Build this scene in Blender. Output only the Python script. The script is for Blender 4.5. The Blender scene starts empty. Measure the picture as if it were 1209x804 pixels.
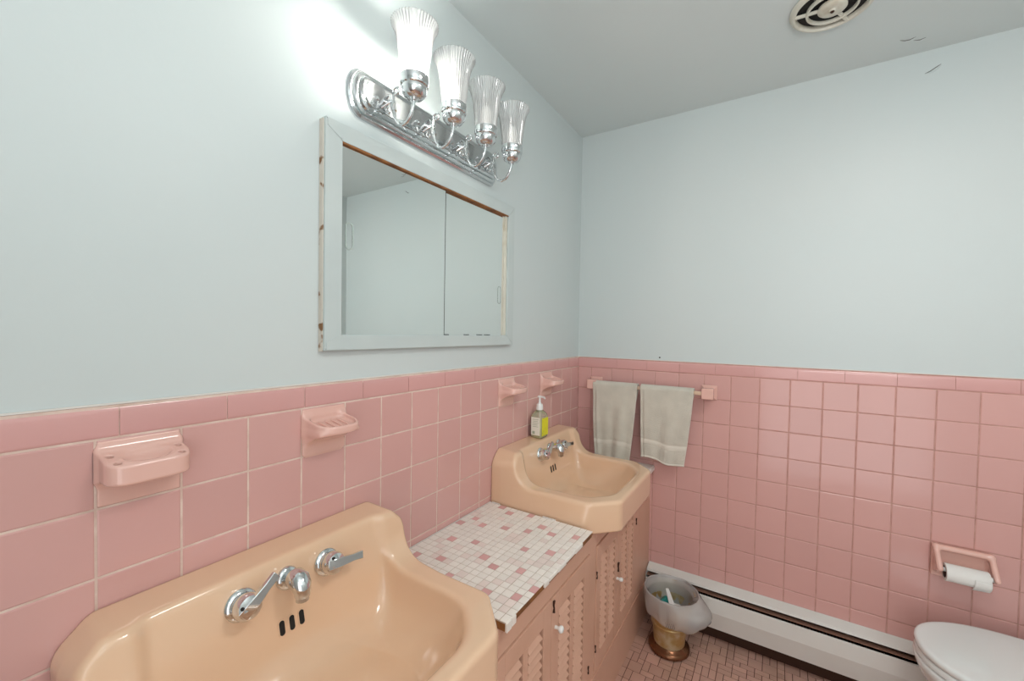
import bpy, math, random
import numpy as np
from mathutils import Vector, Matrix
random.seed(7); rng = np.random.default_rng(7)
C = bpy.context.scene.collection
H = 1.19                      # height of the line under the tile cap above the floor; z values below are relative to it
PI = math.pi

# ------------------------------------------------------------------ materials
def mat(name, col, rough=.5, metal=0, spec=.5, coat=0, noise=None, bump=None, island=0, **kw):
    m = bpy.data.materials.new(name); m.use_nodes = True
    nt = m.node_tree; N = nt.nodes; L = nt.links
    b = N['Principled BSDF']
    b.inputs['Base Color'].default_value = (*col, 1); b.inputs['Roughness'].default_value = rough
    b.inputs['Metallic'].default_value = metal; b.inputs['Specular IOR Level'].default_value = spec
    b.inputs['Coat Weight'].default_value = coat; b.inputs['Coat Roughness'].default_value = .06
    for k, v in kw.items(): b.inputs[k.replace('_', ' ')].default_value = v
    tc = N.new('ShaderNodeTexCoord')
    cur = None
    if noise:                                   # (scale, second colour, amount, contrast)
        sc, c2, lo, hi = noise
        n = N.new('ShaderNodeTexNoise'); n.inputs['Scale'].default_value = sc; n.inputs['Detail'].default_value = 6
        L.new(tc.outputs['Object'], n.inputs['Vector'])
        r = N.new('ShaderNodeMapRange'); r.inputs['From Min'].default_value = lo; r.inputs['From Max'].default_value = hi
        L.new(n.outputs['Fac'], r.inputs['Value'])
        mx = N.new('ShaderNodeMix'); mx.data_type = 'RGBA'
        mx.inputs['A'].default_value = (*col, 1); mx.inputs['B'].default_value = (*c2, 1)
        L.new(r.outputs['Result'], mx.inputs['Factor']); cur = mx.outputs['Result']
    if island:
        g = N.new('ShaderNodeNewGeometry'); hs = N.new('ShaderNodeHueSaturation')
        r = N.new('ShaderNodeMapRange'); r.inputs['To Min'].default_value = 1-island; r.inputs['To Max'].default_value = 1+island
        L.new(g.outputs['Random Per Island'], r.inputs['Value']); L.new(r.outputs['Result'], hs.inputs['Value'])
        if cur: L.new(cur, hs.inputs['Color'])
        else: hs.inputs['Color'].default_value = (*col, 1)
        cur = hs.outputs['Color']
    if cur: L.new(cur, b.inputs['Base Color'])
    if bump:                                    # (scale, strength, distance)
        n = N.new('ShaderNodeTexNoise'); n.inputs['Scale'].default_value = bump[0]; n.inputs['Detail'].default_value = 5
        L.new(tc.outputs['Object'], n.inputs['Vector'])
        bp = N.new('ShaderNodeBump'); bp.inputs['Strength'].default_value = bump[1]; bp.inputs['Distance'].default_value = bump[2]
        L.new(n.outputs['Fac'], bp.inputs['Height']); L.new(bp.outputs['Normal'], b.inputs['Normal'])
    return m

M = {}
M['paint'] = mat('wall_paint', (.59, .655, .655), .42, noise=(1.3, (.615, .665, .66), .35, .7), bump=(9, .12, .01), spec=.35)
M['ceil'] = mat('ceiling_paint', (.66, .73, .73), .6, noise=(1.1, (.685, .74, .735), .35, .7), bump=(7, .15, .01), spec=.3)
M['tile'] = mat('pink_glazed_tile', (.665, .375, .345), .14, island=.03, bump=(6, .03, .006), coat=.25)
M['tilecap'] = mat('pink_glazed_cap', (.665, .36, .34), .14, island=.03, coat=.25)
M['grout'] = mat('cream_grout', (.76, .60, .52), .8, noise=(30, (.62, .44, .37), .4, .7))
M['grout2'] = mat('pink_brown_grout', (.56, .32, .27), .8, noise=(30, (.44, .23, .19), .4, .7))
M['caulk'] = mat('pale_caulk', (.74, .70, .66), .6)
M['sink'] = mat('peach_porcelain', (.80, .53, .35), .12, coat=.5, noise=(3, (.81, .55, .37), .4, .7))
M['ceramic'] = mat('pale_pink_ceramic', (.79, .48, .41), .14, coat=.4)
M['cab'] = mat('peach_cabinet_paint', (.66, .39, .28), .42, noise=(6, (.62, .36, .25), .45, .7), bump=(30, .12, .003))
M['mwhite'] = mat('white_mosaic', (.87, .81, .75), .3, island=.04)
M['mblush'] = mat('blush_mosaic', (.83, .71, .66), .3, island=.04)
M['mpink'] = mat('pink_mosaic', (.70, .38, .37), .3, island=.06)
M['mgrout'] = mat('tan_mosaic_grout', (.50, .40, .32), .85)
M['wood'] = mat('bare_brown_wood', (.32, .13, .035), .7, noise=(25, (.16, .06, .018), .4, .65), bump=(60, .4, .003))
M['floor'] = mat('pink_floor_mosaic', (.60, .355, .285), .35, island=.1, noise=(9, (.55, .33, .255), .4, .6))
M['fgrout'] = mat('dark_floor_grout', (.10, .035, .024), .9)
M['chrome'] = mat('chrome', (.70, .72, .73), .06, 1)
M['satin'] = mat('brushed_chrome', (.60, .62, .63), .12, 1)
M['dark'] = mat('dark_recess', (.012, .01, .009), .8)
M['crack'] = mat('shadowed_crack', (.16, .165, .155), .9)
M['iron'] = mat('rusty_iron_and_shadow', (.055, .022, .012), .6, .4)  # hinges and latches; also the painted shadow under the heater
M['white'] = mat('white_enamel', (.74, .735, .70), .35, noise=(5, (.70, .68, .64), .4, .7))
M['frame'] = mat('grey_white_frame_paint', (.53, .595, .59), .38, noise=(8, (.56, .62, .61), .4, .7))
M['chip'] = mat('chipped_wood_and_caulk', (.62, .57, .50), .8, noise=(38, (.22, .11, .045), .58, .66))
M['mirror'] = mat('mirror_silver', (.84, .88, .865), .015, 1)
M['pull'] = mat('etched_glass', (.70, .78, .74), .25, .75)
M['porc'] = mat('white_porcelain', (.80, .85, .84), .12, coat=.4)
M['paper'] = mat('white_tissue_paper', (.80, .79, .76), .9, bump=(90, .3, .002))
M['core'] = mat('brown_cardboard', (.12, .06, .05), .9)
M['towel'] = mat('pale_grey_terry', (.68, .635, .545), .95, noise=(14, (.60, .56, .48), .4, .7), bump=(420, .9, .004), Sheen_Weight=.3)
M['band'] = mat('towel_border_weave', (.71, .665, .58), .9, bump=(250, .3, .002))
M['brass'] = mat('aged_gold_tin', (.50, .33, .13), .38, .55, noise=(22, (.62, .52, .33), .42, .62))
M['brassd'] = mat('dark_brass_base', (.20, .085, .04), .22, .7)
M['fin'] = mat('copper_brown_fins', (.40, .22, .16), .5, .5)
M['ivory'] = mat('aged_ivory_metal', (.70, .68, .59), .4, noise=(12, (.55, .48, .36), .55, .7))
M['barrod'] = mat('cream_rod', (.70, .50, .36), .35)
M['label'] = mat('cream_paper_label', (.82, .80, .70), .5)
M['ylabel'] = mat('yellow_label', (.78, .72, .02), .45, noise=(60, (.55, .55, .03), .55, .7))
M['ink'] = mat('grey_green_ink', (.30, .36, .24), .7)
M['soap'] = mat('yellow_liquid_soap', (.80, .74, .28), .15)
M['pump'] = mat('white_pump_plastic', (.84, .84, .82), .3)
M['teal'] = mat('teal_plastic', (.02, .30, .27), .4)
M['wprint'] = mat('grey_bag_print', (.10, .12, .13), .6)
M['tip'] = mat('white_trash', (.80, .82, .80), .5)

def glassy(name, tint, tr, rough, body):      # milky see-through sheet: clear + diffuse body + gloss
    m = bpy.data.materials.new(name); m.use_nodes = True; nt = m.node_tree; N = nt.nodes; L = nt.links
    N.remove(N['Principled BSDF']); out = N['Material Output']
    t = N.new('ShaderNodeBsdfTransparent'); t.inputs['Color'].default_value = (*tint, 1)
    d = N.new('ShaderNodeBsdfDiffuse'); d.inputs['Color'].default_value = (*body, 1)
    s = N.new('ShaderNodeBsdfTranslucent'); s.inputs['Color'].default_value = (*body, 1)
    g = N.new('ShaderNodeBsdfGlossy'); g.inputs['Roughness'].default_value = rough
    a = N.new('ShaderNodeMixShader'); a.inputs[0].default_value = .35; L.new(d.outputs[0], a.inputs[1]); L.new(s.outputs[0], a.inputs[2])
    b = N.new('ShaderNodeMixShader'); b.inputs[0].default_value = 1-tr; L.new(t.outputs[0], b.inputs[1]); L.new(a.outputs[0], b.inputs[2])
    f = N.new('ShaderNodeFresnel'); f.inputs['IOR'].default_value = 1.45
    c = N.new('ShaderNodeMixShader'); L.new(f.outputs[0], c.inputs[0]); L.new(b.outputs[0], c.inputs[1]); L.new(g.outputs[0], c.inputs[2])
    L.new(c.outputs[0], out.inputs['Surface']); return m
M['shade'] = glassy('ribbed_milky_glass', (.985, .995, .99), .64, .06, (.99, .99, .99))
M['bag'] = glassy('translucent_bag_plastic', (.95, .96, .96), .46, .18, (.95, .95, .95))
M['bottle'] = glassy('clear_bottle_plastic', (.93, .95, .86), .72, .08, (.85, .86, .78))
m = M['glow'] = bpy.data.materials.new('lit_bulb_glass'); m.use_nodes = True
m.node_tree.nodes['Principled BSDF'].inputs['Emission Color'].default_value = (1, .95, .88, 1)
m.node_tree.nodes['Principled BSDF'].inputs['Emission Strength'].default_value = 430
M['bulb'] = mat('faint_glow_bulb', (.85, .84, .80), .3, Emission_Color=(1, .95, .88, 1), Emission_Strength=.6)  # bulbs taken as unlit; faint glow added to brighten their glass

# ------------------------------------------------------------------ object helpers
def tag(o, label=None, cat=None, group=None, kind=None):
    if label: o['label'] = label
    if cat: o['category'] = cat
    if group: o['group'] = group
    if kind: o['kind'] = kind
    return o
def thing(name, label, cat, loc, group=None):
    o = bpy.data.objects.new(name, None); C.objects.link(o); o.empty_display_size = .05
    o.location = (loc[0], loc[1], loc[2]+H)
    o['O'] = list(loc)
    return tag(o, label, cat, group)
def children(o): return [c for c in bpy.data.objects if c.parent == o]
def copy_tree(o, loc=None, parent=None):
    c = o.copy(); C.objects.link(c)
    if parent is not None: c.parent = parent
    for ch in children(o): copy_tree(ch, None, c)
    if loc is not None: c.location = (loc[0], loc[1], loc[2]+H)
    return c

class MB:
    def __init__(s): s.v = []; s.f = []; s.m = []
    def add(s, v, f, mi=0):
        n = len(s.v); s.v += [tuple(map(float, p)) for p in v]
        s.f += [tuple(int(i)+n for i in q) for q in f]; s.m += [mi]*len(f); return s
    def box(s, lo, hi, mi=0, rot=None):
        x0, y0, z0 = lo; x1, y1, z1 = hi
        v = [(x0,y0,z0),(x1,y0,z0),(x1,y1,z0),(x0,y1,z0),(x0,y0,z1),(x1,y0,z1),(x1,y1,z1),(x0,y1,z1)]
        if rot:
            c = Vector([(a+b)/2 for a, b in zip(lo, hi)])
            v = [tuple(c+rot@(Vector(p)-c)) for p in v]
        return s.add(v, [(0,3,2,1),(4,5,6,7),(0,1,5,4),(1,2,6,5),(2,3,7,6),(3,0,4,7)], mi)
    def tube(s, pts, r, n=12, mi=0, cap=True):
        P = [Vector(p) for p in pts]; R = r if hasattr(r, '__len__') else [r]*len(P)
        up = Vector((0, 0, 1)); T0 = (P[1]-P[0]).normalized()
        if abs(T0.dot(up)) > .9: up = Vector((0, 1, 0))
        u = T0.cross(up).normalized(); vs = []; fs = []
        for i, p in enumerate(P):
            T = (P[min(i+1, len(P)-1)]-P[max(i-1, 0)]).normalized()
            u = (u-T*u.dot(T)).normalized(); w = T.cross(u)
            vs += [p+(u*math.cos(a)+w*math.sin(a))*R[i] for a in [2*PI*k/n for k in range(n)]]
        for i in range(len(P)-1):
            for k in range(n):
                a = i*n+k; b = i*n+(k+1) % n; fs.append((a, b, b+n, a+n))
        if cap: fs.append(tuple(range(n-1, -1, -1))); fs.append(tuple(range((len(P)-1)*n, len(P)*n)))
        return s.add(vs, fs, mi)
    def lathe(s, prof, c=(0, 0, 0), n=32, ax=(0, 0, 1), mi=0, fn=None):   # prof: (radius, height) pairs
        A = Vector(ax).normalized(); q = Vector((0, 0, 1)).rotation_difference(A); c = Vector(c); vs = []; fs = []
        for r, h in prof:
            for k in range(n):
                a = 2*PI*k/n; rr = r*(fn(a, h) if fn else 1)
                vs.append(c+q@Vector((rr*math.cos(a), rr*math.sin(a), h)))
        for i in range(len(prof)-1):
            for k in range(n):
                a = i*n+k; b = i*n+(k+1) % n; fs.append((a, b, b+n, a+n))
        return s.add(vs, fs, mi)
    def prism(s, poly, axis, a, b, mi=0):    # polygon in the two other axes, extruded along axis
        n = len(poly); ix = [i for i in range(3) if i != axis]; vs = []
        for t in (a, b):
            for p in poly:
                q = [0, 0, 0]; q[axis] = t; q[ix[0]] = p[0]; q[ix[1]] = p[1]; vs.append(q)
        fs = [tuple(range(n-1, -1, -1)), tuple(range(n, 2*n))]+[(i, (i+1) % n, (i+1) % n+n, i+n) for i in range(n)]
        return s.add(vs, fs, mi)
    def build(s, name, mats, parent=None, O=None, smooth=None, bevel=0, label=None, sub=0):
        me = bpy.data.meshes.new(name)
        if O is None:
            r = parent
            while r is not None and r.parent is not None: r = r.parent
            O = list(r['O']) if r is not None and 'O' in r else (0, 0, 0)
        V = np.array(s.v, float)-np.array(O, float)
        me.from_pydata(V.tolist(), [], s.f); me.update()
        for m_ in (mats if isinstance(mats, (list, tuple)) else [mats]): me.materials.append(m_)
        for p, mi in zip(me.polygons, s.m): p.material_index = mi
        import bmesh
        bm = bmesh.new(); bm.from_mesh(me); bmesh.ops.recalc_face_normals(bm, faces=bm.faces)
        bm.to_mesh(me); bm.free()
        o = bpy.data.objects.new(name, me); C.objects.link(o)
        if parent is not None: o.parent = parent
        else: o.location = (O[0], O[1], O[2]+H)
        if smooth is not None:
            me.polygons.foreach_set('use_smooth', [True]*len(me.polygons))
            if smooth < 180: me.set_sharp_from_angle(angle=math.radians(smooth))
        if bevel:
            b = o.modifiers.new('bevel', 'BEVEL'); b.width = bevel; b.segments = 2; b.limit_method = 'ANGLE'; b.harden_normals = False
        if sub:
            b = o.modifiers.new('sub', 'SUBSURF'); b.levels = sub; b.render_levels = sub
        if label: o['label'] = label
        return o

# signed-distance solids meshed with surface nets -> smooth porcelain shapes
def smax(a, b, k): h = np.maximum(k-np.abs(a-b), 0)/k; return np.maximum(a, b)+h*h*k*.25
def smin(a, b, k): return -smax(-a, -b, k)
def nets(f, lo, hi, h):
    ax = [np.arange(lo[i]-1.5*h, hi[i]+1.5*h, h) for i in range(3)]
    X, Y, Z = np.meshgrid(*ax, indexing='ij'); V = f(X, Y, Z); S = V < 0
    nx, ny, nz = V.shape; acc = np.zeros((nx-1, ny-1, nz-1, 3)); cnt = np.zeros((nx-1, ny-1, nz-1))
    corner = [(i, j, k) for i in (0, 1) for j in (0, 1) for k in (0, 1)]
    sl = lambda c: tuple(slice(c[d], c[d]+V.shape[d]-1) for d in range(3))
    for a in corner:
        for d in range(3):
            if a[d] == 1: continue
            b = list(a); b[d] = 1; va = V[sl(a)]; vb = V[sl(b)]
            m_ = (va < 0) != (vb < 0); t = np.where(m_, va/np.where(m_, va-vb, 1), 0)
            p = np.zeros(va.shape+(3,)); 
            for e in range(3): p[..., e] = a[e]
            p[..., d] += t
            acc += p*m_[..., None]; cnt += m_
    act = cnt > 0; idx = -np.ones(act.shape, int); idx[act] = np.arange(act.sum())
    base = np.stack(np.meshgrid(*[np.arange(n-1) for n in V.shape], indexing='ij'), -1)
    P = (base[act]+acc[act]/cnt[act][:, None])*h+np.array([a[0] for a in ax])
    F = []
    for d in range(3):
        e1, e2 = (d+1) % 3, (d+2) % 3
        s0 = [slice(1, n-1) for n in V.shape]; s0[d] = slice(0, V.shape[d]-1); s1 = list(s0); s1[d] = slice(1, V.shape[d])
        A = S[tuple(s0)]; B = S[tuple(s1)]; ch = np.argwhere(A != B)
        off = np.ones(3, int); off[d] = 0; ch0 = ch+off
        fl = A[tuple(ch.T)]
        q = []
        for u, w in ((0, 0), (1, 0), (1, 1), (0, 1)):
            g = ch0.copy(); g[:, e1] -= 1-u; g[:, e2] -= 1-w; q.append(idx[tuple(g.T)])
        q = np.stack(q, 1); q[~fl] = q[~fl][:, ::-1]; F.append(q)
    for _ in range(3):                         # project onto the true surface
        e = 1e-4; v0 = f(*P.T)
        G = np.stack([(f(*(P+e*np.eye(3)[i]).T)-f(*(P-e*np.eye(3)[i]).T))/(2*e) for i in range(3)], 1)
        st = -(v0/np.maximum((G**2).sum(1), .05))[:, None]*G
        ln = np.linalg.norm(st, axis=1, keepdims=True); P = P+st*np.minimum(1, .5*h/np.maximum(ln, 1e-9))
    return P, np.concatenate(F)
def solid(name, f, lo, hi, h, m_, parent, O=None, label=None):
    P, F = nets(f, lo, hi, h); me = bpy.data.meshes.new(name)
    r = parent
    while r is not None and r.parent is not None: r = r.parent
    if O is None: O = list(r['O']) if r is not None else (0, 0, 0)
    me.from_pydata((P-np.array(O)).tolist(), [], F.tolist()); me.materials.append(m_)
    me.polygons.foreach_set('use_smooth', [True]*len(me.polygons)); me.update()
    o = bpy.data.objects.new(name, me); C.objects.link(o)
    if parent is not None: o.parent = parent
    else: o.location = (O[0], O[1], O[2]+H)
    if label: o['label'] = label
    return o
def rbox(X, Y, Z, lo, hi, r=0.0):
    q = [np.abs(A-(lo[i]+hi[i])/2)-(hi[i]-lo[i])/2+r for i, A in enumerate((X, Y, Z))]
    return np.sqrt(sum(np.maximum(a, 0)**2 for a in q))+np.minimum(np.maximum(np.maximum(q[0], q[1]), q[2]), 0)-r
def capsule(X, Y, Z, a, b, r):
    a = np.array(a, float); b = np.array(b, float); d = b-a
    t = np.clip(((X-a[0])*d[0]+(Y-a[1])*d[1]+(Z-a[2])*d[2])/(d@d), 0, 1)
    return np.sqrt((X-a[0]-t*d[0])**2+(Y-a[1]-t*d[1])**2+(Z-a[2]-t*d[2])**2)-r

# ------------------------------------------------------------------ room shell
RX, NY, CZ = 2.03, -2.75, 1.216
P_ = .1095
def wallobj(name, lo, hi, m_, label):
    o = MB().box(lo, hi).build(name, m_, O=(0, 0, -H)); tag(o, label, kind='structure'); return o
floor = wallobj('floor', (-.1, NY-.1, -H-.1), (RX+.1, .1, -H-.0015), M['fgrout'], 'bathroom floor of small pink mosaic tiles')
ceil = wallobj('ceiling', (-.1, NY-.1, CZ), (RX+.1, .1, CZ+.1), M['ceil'], 'pale grey painted ceiling')
wl = wallobj('wall_left', (-.1, NY, -H), (0, 0, CZ), M['paint'], 'pale blue-grey wall with pink tile wainscot behind the sinks')
wf = wallobj('wall_far', (-.1, 0, -H), (RX+.1, .1, CZ), M['paint'], 'pale blue-grey far wall with pink tile wainscot behind the towels')
wr = wallobj('wall_right', (RX, NY, -H), (RX+.1, 0, CZ), M['paint'], 'plain painted wall behind the toilet')
wn = MB().box((-.1, NY-.1, -H), (.80, NY, CZ)).box((.80, NY-.1, .90), (RX+.1, NY, CZ)).build('wall_near', M['paint'], O=(0, 0, -H)); tag(wn, 'painted wall with the doorway opening behind the camera', kind='structure')  # unseen; extent and opening shaped to shade the left wall and admit light
for w in (floor, ceil, wl, wf, wr): w['O'] = [0, 0, -H]

def pillow(mb, o, eu, ev, en, u0, u1, v0, v1, t=.006, b=.0022, mi=0):
    """one glazed tile lying in the plane o+u*eu+v*ev, raised t along en, with soft edges"""
    if u1-u0 < 3*b or v1-v0 < 3*b: return
    o = np.array(o, float); eu = np.array(eu, float); ev = np.array(ev, float); en = np.array(en, float)
    rings = [(0, 0), (0, t-b*.8), (b*.35, t-b*.25), (b*1.1, t)]
    vs = []; fs = []
    for ins, h in rings:
        for u, v in ((u0+ins, v0+ins), (u1-ins, v0+ins), (u1-ins, v1-ins), (u0+ins, v1-ins)): vs.append(o+u*eu+v*ev+h*en)
    for i in range(3):
        for k in range(4):
            a = i*4+k; c = i*4+(k+1) % 4; fs.append((a, c, c+4, a+4))
    fs.append((12, 13, 14, 15)); mb.add(vs, fs, mi)
g = .0014
rows = [(-(k+1)*P_, -k*P_) for k in range(11)]
# left wall (u = y, v = z, normal +x)
ycols = [-1.8498+P_*k for k in range(-9, 17)]+[-.007]
mb = MB()
for a, b in zip(ycols[:-1], ycols[1:]):
    if a < NY: continue
    for z0, z1 in rows: pillow(mb, (.002, 0, 0), (0, 1, 0), (0, 0, 1), (1, 0, 0), a+g, b-g, max(z0, -H)+g, z1-g)
mb.build('wall_tiles', M['tile'], wl)
MB().box((0, NY, -H), (.0068, 0, .052)).build('grout', M['grout'], wl)
def cap(mb, o, eu, en, joints):
    prof = [(0, .0015), (.0065, .0015), (.0080, .003), (.0085, .006), (.0085, .040), (.0072, .047), (.0045, .0515), (0, .0530)]
    o = np.array(o, float); eu = np.array(eu, float); en = np.array(en, float)
    for a, b in zip(joints[:-1], joints[1:]):
        vs = []; n = len(prof)
        for u in (a+.0008, b-.0008): vs += [o+u*eu+h*en+np.array([0, 0, z]) for h, z in prof]
        mb.add(vs, [(i, (i+1) % n, (i+1) % n+n, i+n) for i in range(n)]+[tuple(range(n-1, -1, -1)), tuple(range(n, 2*n))])
mb = MB(); cap(mb, (0, 0, 0), (0, 1, 0), (1, 0, 0), [-1.822+.1535*k for k in range(-6, 12)]+[-.008]); mb.build('tile_cap', M['tilecap'], wl, smooth=50)
MB().box((0, NY, .0525), (.0035, 0, .0555)).build('caulk_line', M['caulk'], wl)
# far wall (u = x, v = z, normal -y)
xcols = [.0075]+[.7377+P_*k for k in range(-6, 13)]
xcols = [x for x in xcols if x < RX-.01]+[RX]
mb = MB()
for a, b in zip(xcols[:-1], xcols[1:]):
    for z0, z1 in rows: pillow(mb, (0, -.002, 0), (1, 0, 0), (0, 0, 1), (0, -1, 0), a+g, b-g, max(z0, -H)+g, z1-g)
mb.build('wall_tiles', M['tile'], wf)
MB().box((.0055, -.0066, -H), (RX, 0, .052)).build('grout', M['grout2'], wf)
mb = MB(); cap(mb, (0, 0, 0), (1, 0, 0), (0, -1, 0), [.008, .218, .369]+[.520+.1535*k for k in range(0, 10)]+[RX]); mb.build('tile_cap', M['tilecap'], wf, smooth=50)
MB().box((.003, -.0035, .0525), (RX, 0, .0555)).build('caulk_line', M['caulk'], wf)
# floor mosaic: random blocks of 1x1, 1x2, 2x1 and 2x2 units
U = .0262; nx, ny = int(RX/U), int(-NY/U); occ = np.zeros((nx, ny), bool); mb = MB()
for i in range(nx):
    for j in range(ny):
        if occ[i, j]: continue
        opts = [(2, 2)]*5+[(2, 1)]*2+[(1, 2)]*4+[(1, 1)]*2; random.shuffle(opts)
        for a, b in opts+[(1, 1)]:
            if i+a <= nx and j+b <= ny and not occ[i:i+a, j:j+b].any(): break
        occ[i:i+a, j:j+b] = True
        pillow(mb, (0, 0, -H-.0030), (1, 0, 0), (0, -1, 0), (0, 0, 1), i*U+.0012, (i+a)*U-.0012, j*U+.0012, (j+b)*U-.0012, t=.0028, b=.0008)
mb.build('floor_tiles', M['floor'], floor)
# flaws in the paint: lifted flakes at the ceiling edge and one pinhole
for par, pts in ((ceil, [(1.238, -.118, CZ), (1.252, -.108, CZ), (1.266, -.106, CZ), (1.280, -.114, CZ)]), (ceil, [(1.278, -.094, CZ), (1.296, -.088, CZ), (1.310, -.094, CZ)]),
                 (wf, [(1.330, 0, 1.136), (1.345, 0, 1.141), (1.358, 0, 1.149), (1.372, 0, 1.158)])):
    MB().tube(pts, [.0006]+[.0020]*(len(pts)-2)+[.0006], 8).build('shadowed_crack', M['crack'], par, smooth=60)  # dark grey tube paints the shadow inside the crack
    q = [(p[0]+.002, p[1]+(.004 if par is ceil else 0), p[2]-(0 if par is ceil else .004)) for p in pts]
    MB().tube(q, [.0006]+[.0034]*(len(pts)-2)+[.0006], 8).build('lifted_flake', M['ceil'] if par is ceil else M['paint'], par, smooth=60)
tag(MB().lathe([(0, .0035), (.003, .0035), (.0036, .002), (.0036, 0)], n=12, ax=(0, -1, 0), c=(.427, 0, .068)).build('nail', M['dark'], O=(.427, 0, .068), smooth=60),  # small dark stud drawn in place of a pinhole
    'tiny black dot marking a pinhole in the far wall above the pink tile cap', 'nail')

# ------------------------------------------------------------------ sinks
def sink_sdf(x, y, z):
    ay = np.abs(y)
    half = .298-.02*np.clip((x-.05)/.2, 0, 1)*np.clip((z+.49)/.105, 0, 1)
    side = ay-half
    plan = smax(smax(side, x-.476, .012), (x+ay-.668)/1.414, .012)
    low = z+.385
    topc = smax(z+.266+.06*x, (ay-.298+(z+.308))/1.414, .008)
    bs = smax(topc, (x-.100-(-.266-z)*.22)/1.02, .016)
    body = smax(smin(low, bs, .065), plan, .014)
    body = smax(body, -.490-z, .008)
    sl = (z+.385)
    cs = (ay-(.236+np.minimum(sl, 0)*.30))/1.04
    cf = (x-(.436+sl*.45))/1.1
    cc = (x+ay-(.585+sl*.7))/1.6
    cb = -(x-.086-(-.266-z)*.235)/1.03
    cz = -(z+.500+.02*np.clip(1-((x-.26)**2+y**2)/.02, 0, 1)*-1)
    cav = smax(smax(smax(cs, cf, .03), cc, .03), cb, .035)
    under = smax(cav-.014, z+.43, .02); under = smax(under, -.545-z, .03)
    under = smax(under, x-.38, .02)
    cav = smax(cav, cz, .09)
    cav = smax(cav, (ay-(.232-.03))/1.0+(z+.266)*-.0-.03, .03)
    body = np.minimum(body, under)
    body = smax(body, -cav, .012)
    return smax(body, .009-x, .004)
def build_sink(yc):
    O = (0, yc, -.385)
    r = thing('bathroom_sink', 'x', 'sink', O, 'peach wall sinks')
    f = lambda X, Y, Z: sink_sdf(X, Y-yc, Z)
    solid('basin', f, (0, yc-.31, -.56), (.49, yc+.31, -.25), .0038, M['sink'], r)
    n = Vector((.973, 0, .229)).normalized()
    face = lambda y, z: Vector((.086+(-.266-z)*.235, yc+y, z))
    q = Vector((0, 0, 1)).rotation_difference(n)
    for s, ang in ((-1, math.radians(38)), (1, math.radians(-6))):
        c = face(s*.083, -.319)
        b = MB().lathe([(0, .0), (.0265, 0), (.0270, .004), (.0240, .008), (.0210, .009), (.0205, .014), (.0225, .017), (.0225, .031), (.0190, .038), (.010, .041), (0, .0415)], c, 32, n)
        h_ = b.build('faucet_handle', M['chrome'], r, smooth=35)
        d = Vector((0, math.cos(ang), 0))+Vector((-.229, 0, .973))*math.sin(ang)
        w = n.cross(d).normalized(); lv = MB()
        c2 = c+n*.033-d*.018; c3 = c+n*.043+d*.058
        sec = lambda p, a_, b_: [p+w*a_+n*b_, p-w*a_+n*b_, p-w*a_-n*b_, p+w*a_-n*b_]
        vs = sec(c2, .0100, .006)+sec(c+n*.037+d*.010, .0090, .007)+sec(c+n*.040+d*.036, .0068, .0052)+sec(c3, .0080, .0038)
        fs = [(3, 2, 1, 0), (12, 13, 14, 15)]
        for i in range(3):
            for k in range(4): fs.append((i*4+k, i*4+(k+1) % 4, (i+1)*4+(k+1) % 4, (i+1)*4+k))
        lv.add(vs, fs).build('lever', M['chrome'], h_, smooth=50, bevel=.0012)
        MB().lathe([(.003, 0), (.003, .001), (0, .001)], c+n*.0405-d*.008+w*.012, 12, n).build('screw', M['dark'], h_)
    # spout: thick collar, arched body, downturned outlet
    c = face(0, -.312); sp = MB()
    sp.lathe([(0, 0), (.0215, 0), (.0215, .005), (.017, .009), (0, .0095)], c, 28, n)
    pts = [c+n*t for t in (0, .012, .024)]+[c+Vector((.034, 0, .011)), c+Vector((.044, 0, .009)), c+Vector((.052, 0, .002)), c+Vector((.055, 0, -.008)), c+Vector((.055, 0, -.016))]
    sp.tube(pts, [.0150, .0150, .0158, .0185, .0192, .0175, .0148, .0135], 20)
    s_ = sp.build('spout', M['chrome'], r, smooth=50)
    e = c+Vector((.055, 0, -.016)); MB().lathe([(.0, 0), (.0118, 0), (.0118, .008), (.0105, .009), (0, .009)], e, 20, (0, 0, -1)).build('aerator', M['satin'], s_, smooth=40)
    # overflow slots, a dark opening inside a thin raised rim
    for y in (-.019, 0, .019):
        cc = face(y, -.394)
        def pill(rw, rl, t0, t1):
            k = []; 
            for i in range(20):
                a = 2*PI*i/20; k.append(Vector((0, rw*math.cos(a), 0))+Vector((-.229, 0, .973))*(rw*math.sin(a)+(rl if math.sin(a) > 0 else -rl)))
            m_ = MB(); m_.add([cc+n*t0+p for p in k]+[cc+n*t1+p for p in k], [tuple(range(20, 40))]+[(i, (i+1) % 20, (i+1) % 20+20, i+20) for i in range(20)]); return m_
        o_ = pill(.0072, .0085, -.004, .0012).build('overflow_slot', M['sink'], r, smooth=40)
        pill(.0050, .0085, -.003, .0017).build('opening', M['dark'], o_)
    dr = MB().lathe([(0, .001), (.010, .001), (.012, .004), (.022, .004), (.025, 0)], (.26, yc, -.5005), 28).build('drain', M['chrome'], r, smooth=40)
    return r
s1 = build_sink(-1.602); s2 = copy_tree(s1, (0, -.497, -.385))
s1['label'] = 'large peach porcelain sink nearest the camera, left of the mosaic countertop'
s2['label'] = 'peach porcelain sink in the corner with a soap bottle on its ledge'

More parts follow.
